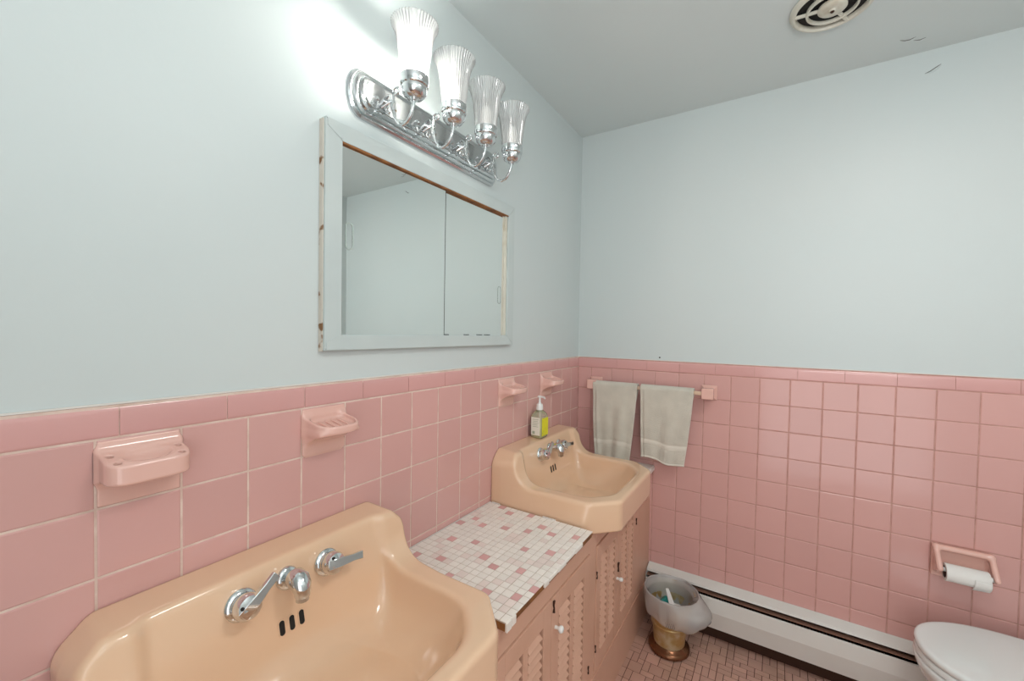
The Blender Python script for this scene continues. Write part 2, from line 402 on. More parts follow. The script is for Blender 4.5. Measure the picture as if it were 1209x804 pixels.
# ------------------------------------------------------------------ vanity cabinet
O = (.2, -1.2, -H)
cab = thing('vanity_cabinet', 'long peach-painted cabinet with louvered doors under both sinks and the countertop', 'cabinet', O)
FX0, FX = .382, .400
DZ0, DZ1 = -.990, -.548
ff = MB()
ff.box((FX0, -2.55, -H), (FX, -.002, DZ0))                       # bottom rail and plinth
doors = [(-1.322, -1.052), (-1.050, -.780), (-.716, -.4865), (-.4845, -.255)]
ff.box((FX0, -2.55, DZ0), (FX, -1.324, -.494))
ff.box((FX0, -.778, DZ0), (FX, -.718, -.494))
ff.box((FX0, -.253, DZ0), (FX, -.190, -.494)); ff.box((FX0, -.190, DZ0), (FX, -.002, -.479))
ff.box((FX0, -1.324, DZ1+.002), (FX, -.778, -.494)); ff.box((FX0, -.718, DZ1+.002), (FX, -.253, -.494))
ff.box((FX0, -1.304, -.494), (FX, -.797, -.479))
ff.build('face_frame', M['cab'], cab, bevel=.0012)
MB().box((FX, -2.55, -1.012), (FX+.0035, -.002, -1.002)).build('ledge_strip', M['cab'], cab, bevel=.001)
MB().box((.015, -2.55, -H+.002), (.370, -.012, -H+.015)).build('bottom_panel', M['cab'], cab)
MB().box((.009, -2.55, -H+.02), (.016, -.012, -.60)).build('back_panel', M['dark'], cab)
for k, (a, b) in enumerate(doors):
    w = b-a; st = w*.165; mu = w*.085; x0, x1 = .384, .4035
    z0, z1 = DZ0+.002, DZ1-.001; lz0, lz1 = -.935, -.600
    d = MB().box((x0, a, z0), (x1, a+st, z1)).box((x0, b-st, z0), (x1, b, z1)).box((x0, a+st, z0), (x1, b-st, lz0)).box((x0, a+st, lz1), (x1, b-st, z1))
    mid = (a+b)/2; d.box((x0, mid-mu/2, lz0), (x1, mid+mu/2, lz1))
    do = d.build('door', M['cab'], cab, bevel=.001)
    MB().box((.372, a+.004, z0+.004), (.375, b-.004, z1-.004)).build('shade_backing', M['dark'], do)  # added black sheet, paints the shade between the louvers
    for (u, v) in ((a+st, mid-mu/2), (mid+mu/2, b-st)):
        lm = MB(); n = 14; R = Matrix.Rotation(math.radians(48), 3, 'Y')
        for i in range(n):
            zc = lz0+(i+.5)*(lz1-lz0)/n
            lm.box(((x0+x1)/2-.014+.002, u+.0015, zc-.0022), ((x0+x1)/2+.014+.002, v-.0095, zc+.0022), rot=R)
        lm.build('louvers', M['cab'], do, bevel=.0008)
def knob(y, z, parent, r=.0115):
    MB().lathe([(.005, 0), (.0045, .010), (.0075, .013), (r, .016), (r, .020), (r*.7, .024), (0, .025)], (.4035, y, z), 20, (1, 0, 0)).build('knob', M['pump'], parent, smooth=50, label='white round knob')
dl = [c for c in children(cab) if c.name.startswith('door')]
dl.sort(key=lambda o: o.name)
knob(-1.028, -.638, dl[1], .0095); knob(-.500, -.768, dl[2], .0075)
def iron(name, y, z, hh, parent, w=.004):
    MB().tube([(.4045, y, z-hh), (.406, y+.001, z-hh*.4), (.4055, y-.002, z+hh*.3), (.4045, y, z+hh)], [w*1.5, w*.7, w*.9, w*1.6], 8).build(name, M['iron'], parent, smooth=60, label='dark rusty metal')
iron('latch', -1.042, -.572, .016, cab, .0032); iron('latch', -.490, -.728, .017, cab)
iron('hinge', -.254, -.640, .014, cab, .0026); iron('hinge', -.717, -.648, .012, cab, .0020); iron('hinge', -.717, -.905, .012, cab, .0020)
iron('hinge', -.779, -.935, .012, cab, .0025)

# ------------------------------------------------------------------ countertop
O = (.2, -1.05, -.478)
ct = thing('countertop', 'countertop of small white and pink mosaic tiles with a chipped wooden front edge', 'countertop', O)
Y0, Y1, X1, ZT = -1.301, -.799, .419, -.458
MB().box((.010, Y0, -.478), (X1-.004, Y1, ZT-.003)).build('substrate', M['wood'], ct)
MB().box((.010, Y0+.0005, ZT-.003), (X1-.002, Y1-.0005, ZT-.0012)).build('grout_bed', M['mgrout'], ct)
xs = [.0125]; w = [.0262, .0225, .0262, .0218]; i = 0
while xs[-1] < X1-.012: xs.append(min(xs[-1]+w[i % 4], X1)); i += 1
xs[-1] = X1
ys = [Y0+.001]; w = [.0262, .0230, .0262, .0262, .0225]; i = 0
while ys[-1] < Y1-.012: ys.append(min(ys[-1]+w[i % 5], Y1-.001)); i += 1
ys[-1] = Y1-.001
mb = MB()
pk = {(0, 3), (2, 1), (3, 5), (4, 2)}
for i in range(len(xs)-1):
    for j in range(len(ys)-1):
        mi = 2 if (3*i+5*j+(i*j % 3 == 2)) % 14 == 4 else (1 if random.random() < .2 else 0)
        pillow(mb, (0, 0, ZT-.0028), (1, 0, 0), (0, 1, 0), (0, 0, 1), xs[i]+.0009, xs[i+1]-.0009, ys[j]+.0009, ys[j+1]-.0009, t=.0028, b=.0009, mi=mi)
mb.build('mosaic_tiles', [M['mwhite'], M['mblush'], M['mpink']], ct)
for a, b, zz in ((-1.300, -1.281, -.480), (-1.279, -1.262, -.478), (-1.126, -1.103, -.472), (-1.100, -1.05, -.468), (-1.048, -1.0, -.470), (-.998, -.94, -.467), (-.937, -.885, -.470)):
    MB().box((X1-.0035, a, zz), (X1+.002, b, ZT-.0015)).build('edge_tile', M['mwhite'], ct, bevel=.0008)
MB().box((.0095, Y0, ZT-.001), (.0125, Y1, ZT+.0012)).build('caulk_strip', M['caulk'], ct)
for a, b in ((.02, .055), (.235, .285)): MB().box((a, Y1-.006, ZT-.001), (b, Y1-.0005, ZT+.0035)).build('loose_caulk', M['caulk'], ct, bevel=.001)
o = MB().box((.010, -.190, -.479), (.419, -.010, -.462)).box((.010, -.1895, -.462), (.416, -.010, -.4555)).build('countertop_filler', M['mwhite'], O=(.2, -.1, -.479), bevel=.002)
tag(o, 'narrow pale strip of countertop between the corner sink and the far wall', 'countertop')

# ------------------------------------------------------------------ ceramic wall fittings
def dish_sdf(x, y, z):                 # one tile wide
    w = .1075; yc = y-.054
    plate = rbox(x, y, z, (-.01, .001, -.1075), (.0095, w, -.003), .003)
    plan = smax(np.abs(yc)-.0505, x-.088, .04)
    top = z+.020+.19*x
    tray = smax(smax(plan, top, .005), -(z+.058-.06*(x-.05)), .008)
    t = np.clip((z+.102)/.046, 0, 1)
    br = smax(smax(np.abs(yc)-.0485, z+.050, .006), (x-.008-.062*t**2.3)/1.3, .006)
    d = smin(smin(plate, tray, .018), br, .010)
    rec = smax(smax(np.abs(yc)-.0440, x-.0815, .035), .012-x, .02); rec = smax(rec, -(top+.0105), .008)
    d = smax(d, -rec, .004)
    return smax(smax(d, z+.0025, .002), .0065-x, .002)
def holder_sdf(x, y, z):
    w = .1075; yc = y-.054
    plate = rbox(x, y, z, (-.01, .001, -.1075), (.0095, w, -.003), .003)
    plan = smax(np.abs(yc)-.0535, x-.070, .028)
    top = z+.017+.24*x
    tray = smax(smax(plan, top, .005), -(z+.066), .006)
    d = smin(plate, tray, .016)
    rec = np.sqrt(((x-.040)/.020)**2+(yc/.031)**2+((top)/.009)**2)-1
    d = smax(d, -rec*.008, .003)
    for hx, hy in ((.030, -.043), (.056, -.040), (.030, .043), (.056, .040)):
        d = np.maximum(d, -(smax(np.sqrt((x-hx)**2+((yc-hy)*1.15)**2)-.0050, -(top+.020), .002)))
    return smax(smax(d, z+.0025, .002), .0065-x, .002)
yk = lambda k: -1.8498+P_*k
r = thing('toothbrush_holder', 'pink ceramic toothbrush holder with four holes on the wall at the far left', 'toothbrush holder', (.008, yk(0)+.054, -.055))
solid('holder_body', lambda X, Y, Z: holder_sdf(X, Y-yk(0), Z), (.006, yk(0), -.11), (.09, yk(0)+.11, 0), .0019, M['ceramic'], r)
bars = [
 (3, 'pink ceramic soap dish on the tile wall above the right end of the near sink'),
 (10, 'pink ceramic soap dish left of the soap bottle, below the mirror corner'),
 (13, 'pink ceramic soap dish closest to the room corner, just above the soap bottle')]
d0 = thing('soap_dish', bars[0][1], 'soap dish', (.008, yk(3)+.054, -.055), 'pink ceramic soap dishes on the left wall')
solid('dish', lambda X, Y, Z: dish_sdf(X, Y-yk(3), Z), (.006, yk(3), -.11), (.095, yk(3)+.11, 0), .0019, M['ceramic'], d0)
mb = MB()
for i in range(4):
    y = yk(3)+.030+i*.016; mb.tube([(.020, y, -.0350), (.032, y, -.0355), (.060, y, -.0405), (.072, y, -.0440)], [.0022, .003, .003, .0022], 8)
mb.build('drain_ribs', M['ceramic'], d0, smooth=60)
for k, lab in bars[1:]:
    c = copy_tree(d0, (.008, yk(k)+.054, -.055)); c['label'] = lab

# ------------------------------------------------------------------ towel bar and towels
tb = thing('towel_bar', 'towel bar with square pink ceramic posts on the far wall', 'towel bar', (.38, -.008, -.078))
for x in (.112, .652):
    mb = MB(); rr = [(.033, -.0085), (.033, -.014), (.028, -.020), (.0225, -.030), (.0215, -.045), (.0235, -.052), (.0240, -.056), (.0240, -.082), (.022, -.085)]
    vs = []; fs = []
    for s_, y in rr: vs += [(x+s_*a, y, -.079+s_*b) for a, b in ((-1, -1), (1, -1), (1, 1), (-1, 1))]
    for i in range(len(rr)-1):
        for k in range(4): fs.append((i*4+k, i*4+(k+1) % 4, (i+1)*4+(k+1) % 4, (i+1)*4+k))
    fs += [(3, 2, 1, 0), tuple(range(len(vs)-4, len(vs)))]
    mb.add(vs, fs).build('post', M['ceramic'], tb, smooth=50, bevel=.002)
BY, BZ, BR = -.068, -.079, .008
MB().box((.132, BY-BR, BZ-BR), (.632, BY+BR, BZ+BR)).build('rod', M['barrod'], tb, bevel=.003)

def towel(label, x0, x1, xb0, xb1, zb, zb2, seed, split):
    ra = np.random.default_rng(seed); ph = ra.uniform(0, 6, 6)
    o_ = thing('hand_towel', label, 'towel', ((x0+x1)/2, BY, BZ), 'grey towels on the towel bar')
    n, mrow = 44, 70
    T = .0145
    def path(t):       # t -1..1, front to back
        R = BR*1.25+.010
        if t < -.12: return 'f', (t+1)/.88
        if t > .12: return 'b', (1-t)/.88
        return 'o', t/.12
    def surf(off, name, m_):
        vs = []; fs = []; mi = []
        ts = list(np.linspace(-1, -.12, mrow))+list(np.linspace(-.12, .12, 11))[1:-1]+list(np.linspace(.12, 1, 30))
        for t in ts:
            kind, s = path(t); R = BR*1.25+off
            for i in range(n+1):
                u = i/n
                if kind == 'f':
                    z = BZ+(zb-BZ)*(1-s); d = (1-s)
                    side = .5 if kind == 'f' else 1
                    xx = (x0+(xb0-x0)*d**1.3)*(1-u)+(x1+(xb1-x1)*d**1.3)*u
                    wv = d**.8*(.0055*math.sin(u*9.5+ph[0]+1.2*d)+.0035*math.sin(u*19+ph[1])+.0025*math.sin(u*4+5*d+ph[2]))
                    wv *= (1.5 if split else 1)
                    zz = z-.016*u*d*(1 if not split else .4)+.006*math.sin(u*7+ph[3])*d
                    y = BY-R-wv*min(1, 3*d)-.012*d*(1-d)
                    if u < .09: y += .007*min(1, d*6)
                    hb = abs(z-(zb+.085)); y += .0022*math.exp(-(hb/.0035)**2)+.0018*math.exp(-(abs(z-(zb+.062))/.003)**2)
                elif kind == 'o':
                    a = s*PI/2; xx = x0*(1-u)+x1*u; y = BY+R*math.sin(a); zz = BZ+R*math.cos(a)*.9
                    y = BY+R*math.sin(a)
                else:
                    z = BZ+(zb2-BZ)*(1-s); d = 1-s; xx = (x0+(xb0-x0)*d)*(1-u)+(x1+(xb1-.012-x1)*min(1, d*1.2))*u; zz = z
                    y = min(BY+R+.004*math.sin(u*8)*d, -.013)
                vs.append((xx, y, zz))
        N = n+1
        return vs, [(r_*N+i, r_*N+i+1, (r_+1)*N+i+1, (r_+1)*N+i) for r_ in range(len(ts)-1) for i in range(n)], len(ts), N
    vs, fs, nr, N = surf(.009, '', None)
    zlim = zb+.060
    mb = MB()
    for q in fs:
        pass
    mb.add(vs, fs)
    ob = mb.build('terry_cloth', [M['towel'], M['band']], o_, smooth=180)
    for p in ob.data.polygons:
        r_ = p.index//n
        z = BZ+(zb-BZ)*(1-min(1, (r_/(mrow-1))))
        if r_ < mrow-1 and abs(z-(zb+.0735)) < .0115: p.material_index = 1
    so = ob.modifiers.new('thick', 'SOLIDIFY'); so.thickness = .008; so.offset = 0
    ss = ob.modifiers.new('sub', 'SUBSURF'); ss.levels = 1; ss.render_levels = 1
    hem = MB()
    for (zz, rr) in ((None, .0035),):
        row = [vs[i] for i in range(N)]; hem.tube([(p[0], p[1]-.001, p[2]+.001) for p in row], .0052, 10)
    hem.build('hem', M['band'], o_, smooth=180)
    return o_
towel('left pale grey towel on the bar, its hem hanging behind the corner sink', .122, .347, .142, .316, -.430, -.33, 3, True)
towel('right pale grey towel on the bar, folded with a clear border band', .360, .598, .372, .565, -.400, -.34, 11, False)

# ------------------------------------------------------------------ toilet paper holder and roll
th = thing('toilet_paper_holder', 'pink ceramic toilet paper holder set in the tiles above the toilet', 'toilet paper holder', (1.472, -.008, -.602))
TX0, TX1 = 1.396, 1.550
def tp_sdf(x, y, z):
    plate = rbox(x, y, z, (TX0, -.017, -.664), (TX1, .01, -.549), .004)
    rc = rbox(x, y, z, (TX0+.019, -.04, -.648), (TX1-.019, -.0125, -.568), .006)
    bar = capsule(x, y, z, (TX0+.010, -.026, -.556), (TX1-.010, -.026, -.556), .0095)
    d = smin(plate, bar, .012)
    for xx in (TX0+.009, TX1-.009):
        a1 = capsule(x, y, z, (xx, -.026, -.556), (xx, -.076, -.612), .0085)
        web = smax(smax(smax(np.abs(x-xx)-.0055, (z+.556-y*1.1)/1.5, .003), -(z+.655+y*.45)/1.1, .004), -y-.080, .006)
        d = smin(d, smin(a1, web, .005), .008)
    return smax(smax(d, -rc, .006), y+.0065, .002)
solid('holder_body', tp_sdf, (TX0-.005, -.095, -.67), (TX1+.005, -.006, -.54), .0022, M['ceramic'], th)
mb = MB().tube([(TX0+.012, -.066, -.614), (TX1-.012, -.066, -.614)], .007, 14); mb.build('roller', M['pump'], th, smooth=60, label='white spring roller')
tr = thing('toilet_paper_roll', 'small white toilet paper roll on the pink wall holder', 'toilet paper', (1.473, -.066, -.620))
RXa, RXb, rr = TX0+.022, TX1-.026, .0285
c = (RXa, -.066, -.622)
L_ = RXb-RXa
MB().lathe([(.0195, 0), (rr, 0), (rr+.0004, .001), (rr+.0004, L_-.001), (rr, L_), (.0195, L_)], c, 48, (1, 0, 0)).build('paper', M['paper'], tr, smooth=40)
MB().lathe([(.0195, 0), (.0195, L_), (.0185, L_), (.0185, 0), (.0195, 0)], c, 32, (1, 0, 0)).build('core', M['core'], tr, smooth=40)
mb = MB(); vs = []; fs = []; 
for i in range(9):
    a = -.2+i*.20; 
    for j in range(9):
        u = j/8; dz = max(0, i-5)*.004
        xx = RXa+L_*(.62+.38*u); rq = rr+.0016
        yy = -.066-rq*math.cos(a)+(0); zz = -.622-rq*math.sin(a)
        if i > 6: zz -= (i-6)*.0035*(1-.4*u); 
        vs.append((xx, yy-.0006*i, zz))
for i in range(8):
    for j in range(8): fs.append((i*9+j, i*9+j+1, (i+1)*9+j+1, (i+1)*9+j))
ob = mb.add(vs, fs).build('loose_sheet', M['paper'], tr, smooth=180); ob.modifiers.new('t', 'SOLIDIFY').thickness = .0008

# ------------------------------------------------------------------ baseboard heater
ht = thing('baseboard_heater', 'long white baseboard heater along the far wall between cabinet and toilet', 'heater', (1.2, -.035, -H))
HX0, HX1 = .404, RX-.002
def ext(poly, name, m_, bev=.0008): return MB().prism(poly, 0, HX0, HX1).build(name, m_, ht, bevel=bev, smooth=None)
ext([(-.009, -H+.003), (-.012, -H+.003), (-.012, -.936), (-.009, -.936)], 'back_panel', M['iron'])  # dark panel down to the floor paints the shadow beneath the heater
ext([(-.009, -.930), (-.050, -.9455), (-.0535, -.955), (-.050, -.955), (-.047, -.949), (-.009, -.935)], 'top_cover', M['white'], .0006)
ext([(-.062, -.9825), (-.0640, -.979), (-.0715, -.9810), (-.0765, -1.038), (-.0640, -1.098), (-.0600, -1.116), (-.0570, -1.114), (-.0610, -1.096), (-.0730, -1.038), (-.0690, -.985), (-.063, -.9835)], 'front_panel', M['white'], .0006)
ext([(-.036, -.9690), (-.058, -.9710), (-.058, -.9730), (-.036, -.9710)], 'damper', M['fin'], 0)
mb = MB()
for i in range(150):
    x = HX0+.01+i*(HX1-HX0-.02)/149; mb.box((x-.0004, -.056+.001*math.sin(i*.7), -1.09), (x+.0004, -.016, -.984+.0015*math.sin(i*.9)))
fo = mb.build('fins', M['dark'], ht)
MB().tube([(HX0, -.036, -1.02), (HX1, -.036, -1.02)], .011, 12).build('pipe', M['fin'], ht, smooth=60)
MB().box((HX0, -.068, -1.108), (HX0+.0015, -.013, -.956)).build('end_plate', M['white'], ht)

# ------------------------------------------------------------------ toilet
tl = thing('toilet', 'white toilet with closed lid in the lower right corner beside the heater', 'toilet', (1.62, -.262, -H))
TC = -.262; LZ = -.774
def egg(nose, back, hw, n=48, sq=.0):
    pts = []; xm = nose+(back-nose)*.56
    for i in range(n):
        a = 2*PI*i/n; cx, sy = math.cos(a), math.sin(a)
        x = xm-(xm-nose)*cx if cx > 0 else xm-(back-xm)*(-abs(cx)**.55 if cx < 0 else 0)
        if cx <= 0: x = xm+(back-xm)*abs(cx)**.6
        pts.append((x, TC+hw*(abs(sy)**.88)*(1 if sy > 0 else -1)))
    return pts
def loft(rings, n=48):
    mb = MB(); vs = [(p[0], p[1], z) for pts, z in rings for p in pts]; k = len(rings)
    fs = [(i*n+j, i*n+(j+1) % n, (i+1)*n+(j+1) % n, (i+1)*n+j) for i in range(k-1) for j in range(n)]
    fs += [tuple(range(n-1, -1, -1)), tuple(range((k-1)*n, k*n))]
    return mb.add(vs, fs)
def ins(d, dn=None): return egg(1.308+(d if dn is None else dn), 1.742-d, .186-d)
loft([(ins(.004), LZ-.021), (ins(0), LZ-.018), (ins(0), LZ-.008), (ins(.002), LZ-.003), (ins(.007), LZ-.0005), (ins(.016), LZ), (ins(.06), LZ+.0015), (ins(.12), LZ+.002)]).build('lid', M['porc'], tl, smooth=60)
loft([(ins(.006), LZ-.044), (ins(.001), LZ-.040), (ins(.001), LZ-.028), (ins(.004), LZ-.0235), (ins(.01), LZ-.022)]).build('seat', M['porc'], tl, smooth=50)
fl = -H
def bo(nose, back, hw): return egg(nose, back, hw)
loft([(bo(1.42, 1.80, .115), fl), (bo(1.425, 1.80, .11), fl+.03), (bo(1.44, 1.80, .095), fl+.12), (bo(1.40, 1.80, .115), fl+.20), (bo(1.335, 1.79, .160), fl+.29), (bo(1.310, 1.78, .183), fl+.345), (bo(1.306, 1.78, .187), fl+.365), (bo(1.312, 1.775, .180), fl+.371)]).build('bowl', M['porc'], tl, smooth=60)
MB().box((1.785, TC-.205, fl+.372), (2.012, TC+.205, fl+.70)).build('tank', M['porc'], tl, bevel=.02, smooth=50)
MB().box((1.775, TC-.215, fl+.701), (2.016, TC+.215, fl+.735)).build('tank_lid', M['porc'], tl, bevel=.012, smooth=50)
MB().tube([(1.782, TC-.15, fl+.64), (1.762, TC-.15, fl+.64), (1.757, TC-.09, fl+.63)], .006, 10).build('flush_lever', M['chrome'], tl, smooth=60)
for s_ in (-1, 1): MB().lathe([(0, .022), (.014, .020), (.017, .010), (.017, 0)], (1.752, TC+s_*.075, LZ-.022), 16).build('hinge_cap', M['porc'], tl, smooth=60)
MB().lathe([(0, .004), (.009, .004), (.0105, .001), (.0105, 0)], (1.36, TC-.155, -.857), 20, (-.45, -.85, 0)).build('side_cap', M['porc'], tl, smooth=60)

# ------------------------------------------------------------------ waste basket with bag
WC = (.540, -.182)
wb = thing('waste_basket', 'small gold tin waste basket with flared dark base in the corner by the heater', 'waste basket', (WC[0], WC[1], -H))
MB().lathe([(0, .003), (.083, .003), (.086, .006), (.086, .016), (.080, .022), (.070, .026), (.064, .034)], (*WC, -H), 48).build('base', M['brassd'], wb, smooth=50)
MB().lathe([(.064, .030), (.0665, .060), (.070, .095), (.076, .13), (.084, .17), (.093, .21), (.101, .243), (.1025, .246), (.1000, .246), (.091, .21), (.082, .17), (.074, .13), (.062, .036), (0, .034)], (*WC, -H), 48).build('bucket', M['brass'], wb, smooth=50)
MB().lathe([(.0735, .112), (.0765, .114), (.0775, .118), (.0765, .122), (.0745, .124)], (*WC, -H), 48).build('rolled_rib', M['brass'], wb, smooth=60)
bg = thing('bin_liner', 'translucent white plastic bag draped over the rim of the waste basket', 'bag', (WC[0], WC[1], -H+.11))
n = 96; vs = []; fs = []
prof = []
for i in range(15): t = i/14; prof.append(('in', t))
for i in range(1, 6): prof.append(('rim', i/5))
for i in range(1, 19): prof.append(('out', i/18))
for kind, t in prof:
    for k in range(n):
        a = 2*PI*k/n
        w1 = .5*math.sin(a*5+1)+.3*math.sin(a*11+2)+.2*math.sin(a*17)
        bul = max(0, math.cos(a-math.radians(-12)))**3          # slack side away from the cabinet
        rimr = .106+.002*w1+.010*bul; rimz = .257+.002*math.sin(2*a+1)-.006*bul
        if kind == 'in':
            zz = .14+(rimz-.14)*t; rad = (.070+(rimr-.003-.070)*t**.8)*(1+.02*w1*(1-t)*1.5)
            rad = min(rad, .088+.10*(zz-.2) if zz < .246 else rad); 
        elif kind == 'rim':
            b_ = PI*(1-t); rad = rimr+.0025+.0045*math.cos(b_)-.002; zz = rimz+.005*math.sin(b_)
        else:
            L0 = .095+.012*math.sin(a*1+2.2)+.004*math.sin(a*7)
            zz = rimz-L0*t
            rad = rimr+.005+.006*math.sin(PI*t)+(.050*bul)*math.sin(PI*min(1, t*.85))**1.0-.014*t+(.0060*w1+.0022*math.sin(a*23+3*math.sin(a*4)))*t
            rad = max(rad, .071+(zz)*.10+.012)
            if t > .9: rad -= .002*(t-.9)*10
        x_, y_ = WC[0]+rad*math.cos(a), WC[1]+rad*math.sin(a)
        y_ = min(y_, -.0775) if zz < .262 else y_; x_ = max(x_, .408)
        vs.append((x_, y_, -H+zz))
for i in range(len(prof)-1):
    for k in range(n): fs.append((i*n+k, i*n+(k+1) % n, (i+1)*n+(k+1) % n, (i+1)*n+k))
fs.append(tuple(range(n)))
ob = MB().add(vs, fs).build('bag_film', M['bag'], bg, smooth=180)
mb = MB()       # drawn-up loop of film slumping over the right side of the rim
def bulge_pt(a, t):
    bul = max(0, math.cos(a-math.radians(-12)))**3; rimr = .106+.010*bul; rimz = .257-.006*bul
    return bul, rimr, rimz
mb = MB()
a0 = math.radians(-78)
for k in range(5):
    a = a0+(k-2)*.062
    for t, rr_ in ((.84, .0),):
        rad = .1245; x_, y_ = WC[0]+rad*math.cos(a), WC[1]+rad*math.sin(a); zz = -H+.176
        mb.tube([(x_, y_-.0005, zz-.012), (x_+.003, y_-.0020, zz), (x_-.002, y_-.0035, zz+.014)], [.0006, .0012, .0006], 6)
mb.build('printed_mark', M['wprint'], bg)
def trash(name, label, cat, m_, pts, r):
    o_ = thing(name, label, cat, pts[0]); MB().tube(pts, r, 10).build('body', m_, o_, smooth=60); return o_
def crumple(name, label, cat, c, r, m_, sd):
    import bmesh
    bm = bmesh.new(); bmesh.ops.create_icosphere(bm, subdivisions=3, radius=r); ra = random.Random(sd)
    ds = [Vector((ra.gauss(0, 1), ra.gauss(0, 1), ra.gauss(0, 1))).normalized() for _ in range(14)]
    for v in bm.verts:
        d = v.co.normalized(); k = min(1.0, min(.74/max(.05, d.dot(q)) for q in ds if d.dot(q) > 0) if any(d.dot(q) > 0 for q in ds) else 1)
        v.co *= k
    me = bpy.data.meshes.new(name); bm.to_mesh(me); bm.free(); me.materials.append(m_)
    o_ = bpy.data.objects.new(name, me); C.objects.link(o_); o_.location = (c[0], c[1], c[2]+H); return tag(o_, label, cat)
crumple('crumpled_wrapper', 'crumpled teal wrapper lying inside the bin liner', 'wrapper', (.520, -.175, -H+.180), .034, M['teal'], 2)
crumple('crumpled_tissue', 'crumpled white tissue lying in the bottom of the bin liner', 'tissue', (.568, -.188, -H+.178), .030, M['tip'], 5)
mb = MB(); P0, P1 = Vector((.520, -.150, -H+.236)), Vector((.556, -.214, -H+.208))
d = (P1-P0).normalized(); w = d.cross(Vector((0, 0, 1))).normalized(); vs = []; fs = []
for i in range(9):
    t = i/8; c = P0.lerp(P1, t); ww = .006+.006*t; hh = .0018+.001*math.sin(t*6)
    vs += [c+w*ww+Vector((0, 0, hh)), c-w*ww+Vector((0, 0, hh)), c-w*ww-Vector((0, 0, hh)), c+w*ww-Vector((0, 0, hh))]
for i in range(8):
    for k in range(4): fs.append((i*4+k, i*4+(k+1) % 4, (i+1)*4+(k+1) % 4, (i+1)*4+k))
fs += [(3, 2, 1, 0), (32, 33, 34, 35)]
tag(mb.add(vs, fs).build('white_strip', M['tip'], O=tuple(P0), smooth=60), 'white folded strip leaning on the rubbish inside the bin liner', 'wrapper')

# ------------------------------------------------------------------ soap bottle
BX, BYc, BZ0 = .050, -.505, -.2695
bt = thing('soap_bottle', 'clear pump bottle of yellow hand soap on the corner sink ledge', 'soap bottle', (BX, BYc, BZ0))
def rrect(hx, hy, r, z, n=6):
    pts = []
    for cx, cy, a0 in ((1, 1, 0), (-1, 1, 90), (-1, -1, 180), (1, -1, 270)):
        for i in range(n):
            a = math.radians(a0+90*i/(n-1)); pts.append((BX+cx*(hx-r)+r*math.cos(a), BYc+cy*(hy-r)+r*math.sin(a), z))
    return pts
def lo2(rings, close=True):
    n = len(rings[0]); vs = [p for r_ in rings for p in r_]; k = len(rings)
    fs = [(i*n+j, i*n+(j+1) % n, (i+1)*n+(j+1) % n, (i+1)*n+j) for i in range(k-1) for j in range(n)]
    if close: fs += [tuple(range(n-1, -1, -1)), tuple(range((k-1)*n, k*n))]
    return MB().add(vs, fs)
z = BZ0
lo2([rrect(.024, .029, .008, z+.001), rrect(.0265, .0315, .010, z+.005), rrect(.027, .032, .010, z+.03), rrect(.027, .032, .010, z+.088), rrect(.025, .029, .012, z+.100), rrect(.020, .022, .015, z+.110), rrect(.0145, .0145, .014, z+.116), rrect(.0125, .0125, .012, z+.122)]).build('bottle_body', M['bottle'], bt, smooth=60)
lo2([rrect(.0235, .0285, .008, z+.003), rrect(.0255, .0305, .009, z+.007), rrect(.0255, .0305, .009, z+.078)]).build('liquid_soap', M['soap'], bt, smooth=60)
l1 = MB().box((BX-.021, BYc-.0335, z+.014), (BX+.021, BYc-.0325, z+.090)).build('label', M['label'], bt, bevel=.0003)
MB().box((BX+.0275, BYc-.026, z+.012), (BX+.0285, BYc+.026, z+.086)).build('label', M['ylabel'], bt, label='yellow front label')
mb = MB()
for i, (a, b) in enumerate(((-.014, .016), (-.012, .012), (-.014, .015), (-.015, .010), (-.013, .014))): mb.box((BX+a, BYc-.0342, z+.080-i*.0075), (BX+b, BYc-.0334, z+.0815-i*.0075))
for i in range(7): mb.box((BX-.014+i*.0017, BYc-.0342, z+.019), (BX-.014+i*.0017+(.0011 if i % 2 else .0006), BYc-.0334, z+.031))
mb.build('label_print', M['ink'], l1)
mb = MB().lathe([(.0145, .118), (.0145, .128), (.0135, .138), (.0125, .142), (.007, .143), (.007, .147), (.0055, .148), (.0045, .150), (.0045, .170), (.0095, .171), (.0095, .176), (.006, .178), (0, .178)], (BX, BYc, z), 28)
mb.tube([(BX, BYc, z+.173), (BX+.014, BYc-.004, z+.174), (BX+.026, BYc-.008, z+.173), (BX+.031, BYc-.010, z+.169)], [.0050, .0042, .0036, .0030], 12)
mb.build('pump', M['pump'], bt, smooth=40)
MB().tube([(BX, BYc, z+.012), (BX, BYc, z+.14)], .002, 8).build('dip_tube', M['pump'], bt, smooth=60)

# ------------------------------------------------------------------ mirror cabinet
my0, my1, mz0, mz1 = -1.476, -.680, .129, .665
mc = thing('mirror_cabinet', 'sliding mirror cabinet with a chipped grey-white frame on the left wall', 'mirror', (.0, -1.078, .397))
fr = MB(); fw = .044; xf = .021
def frame_bar(mb, pts, x0, x1, hidden=0):   # quad in yz, thickness x0..x1
    vs = [(x0, p[0], p[1]) for p in pts]+[(x1, p[0], p[1]) for p in pts]
    mb.add(vs, [(3, 2, 1, 0), (4, 5, 6, 7), (0, 1, 5, 4), (1, 2, 6, 5), (2, 3, 7, 6), (3, 0, 4, 7)])
i0, i1, k0, k1 = my0+fw, my1-.042, mz0+.035, mz1-.041
frame_bar(fr, [(my0, mz0), (my1, mz0), (i1, k0), (i0, k0)], .0005, xf)
frame_bar(fr, [(my0, mz1), (my1, mz1), (i1, k1), (i0, k1)], .0005, xf)
frame_bar(fr, [(my0, mz0+.0008), (i0-.0006, k0+.0005), (i0-.0006, k1-.0005), (my0, mz1-.0008)], .0005, xf-.0006)
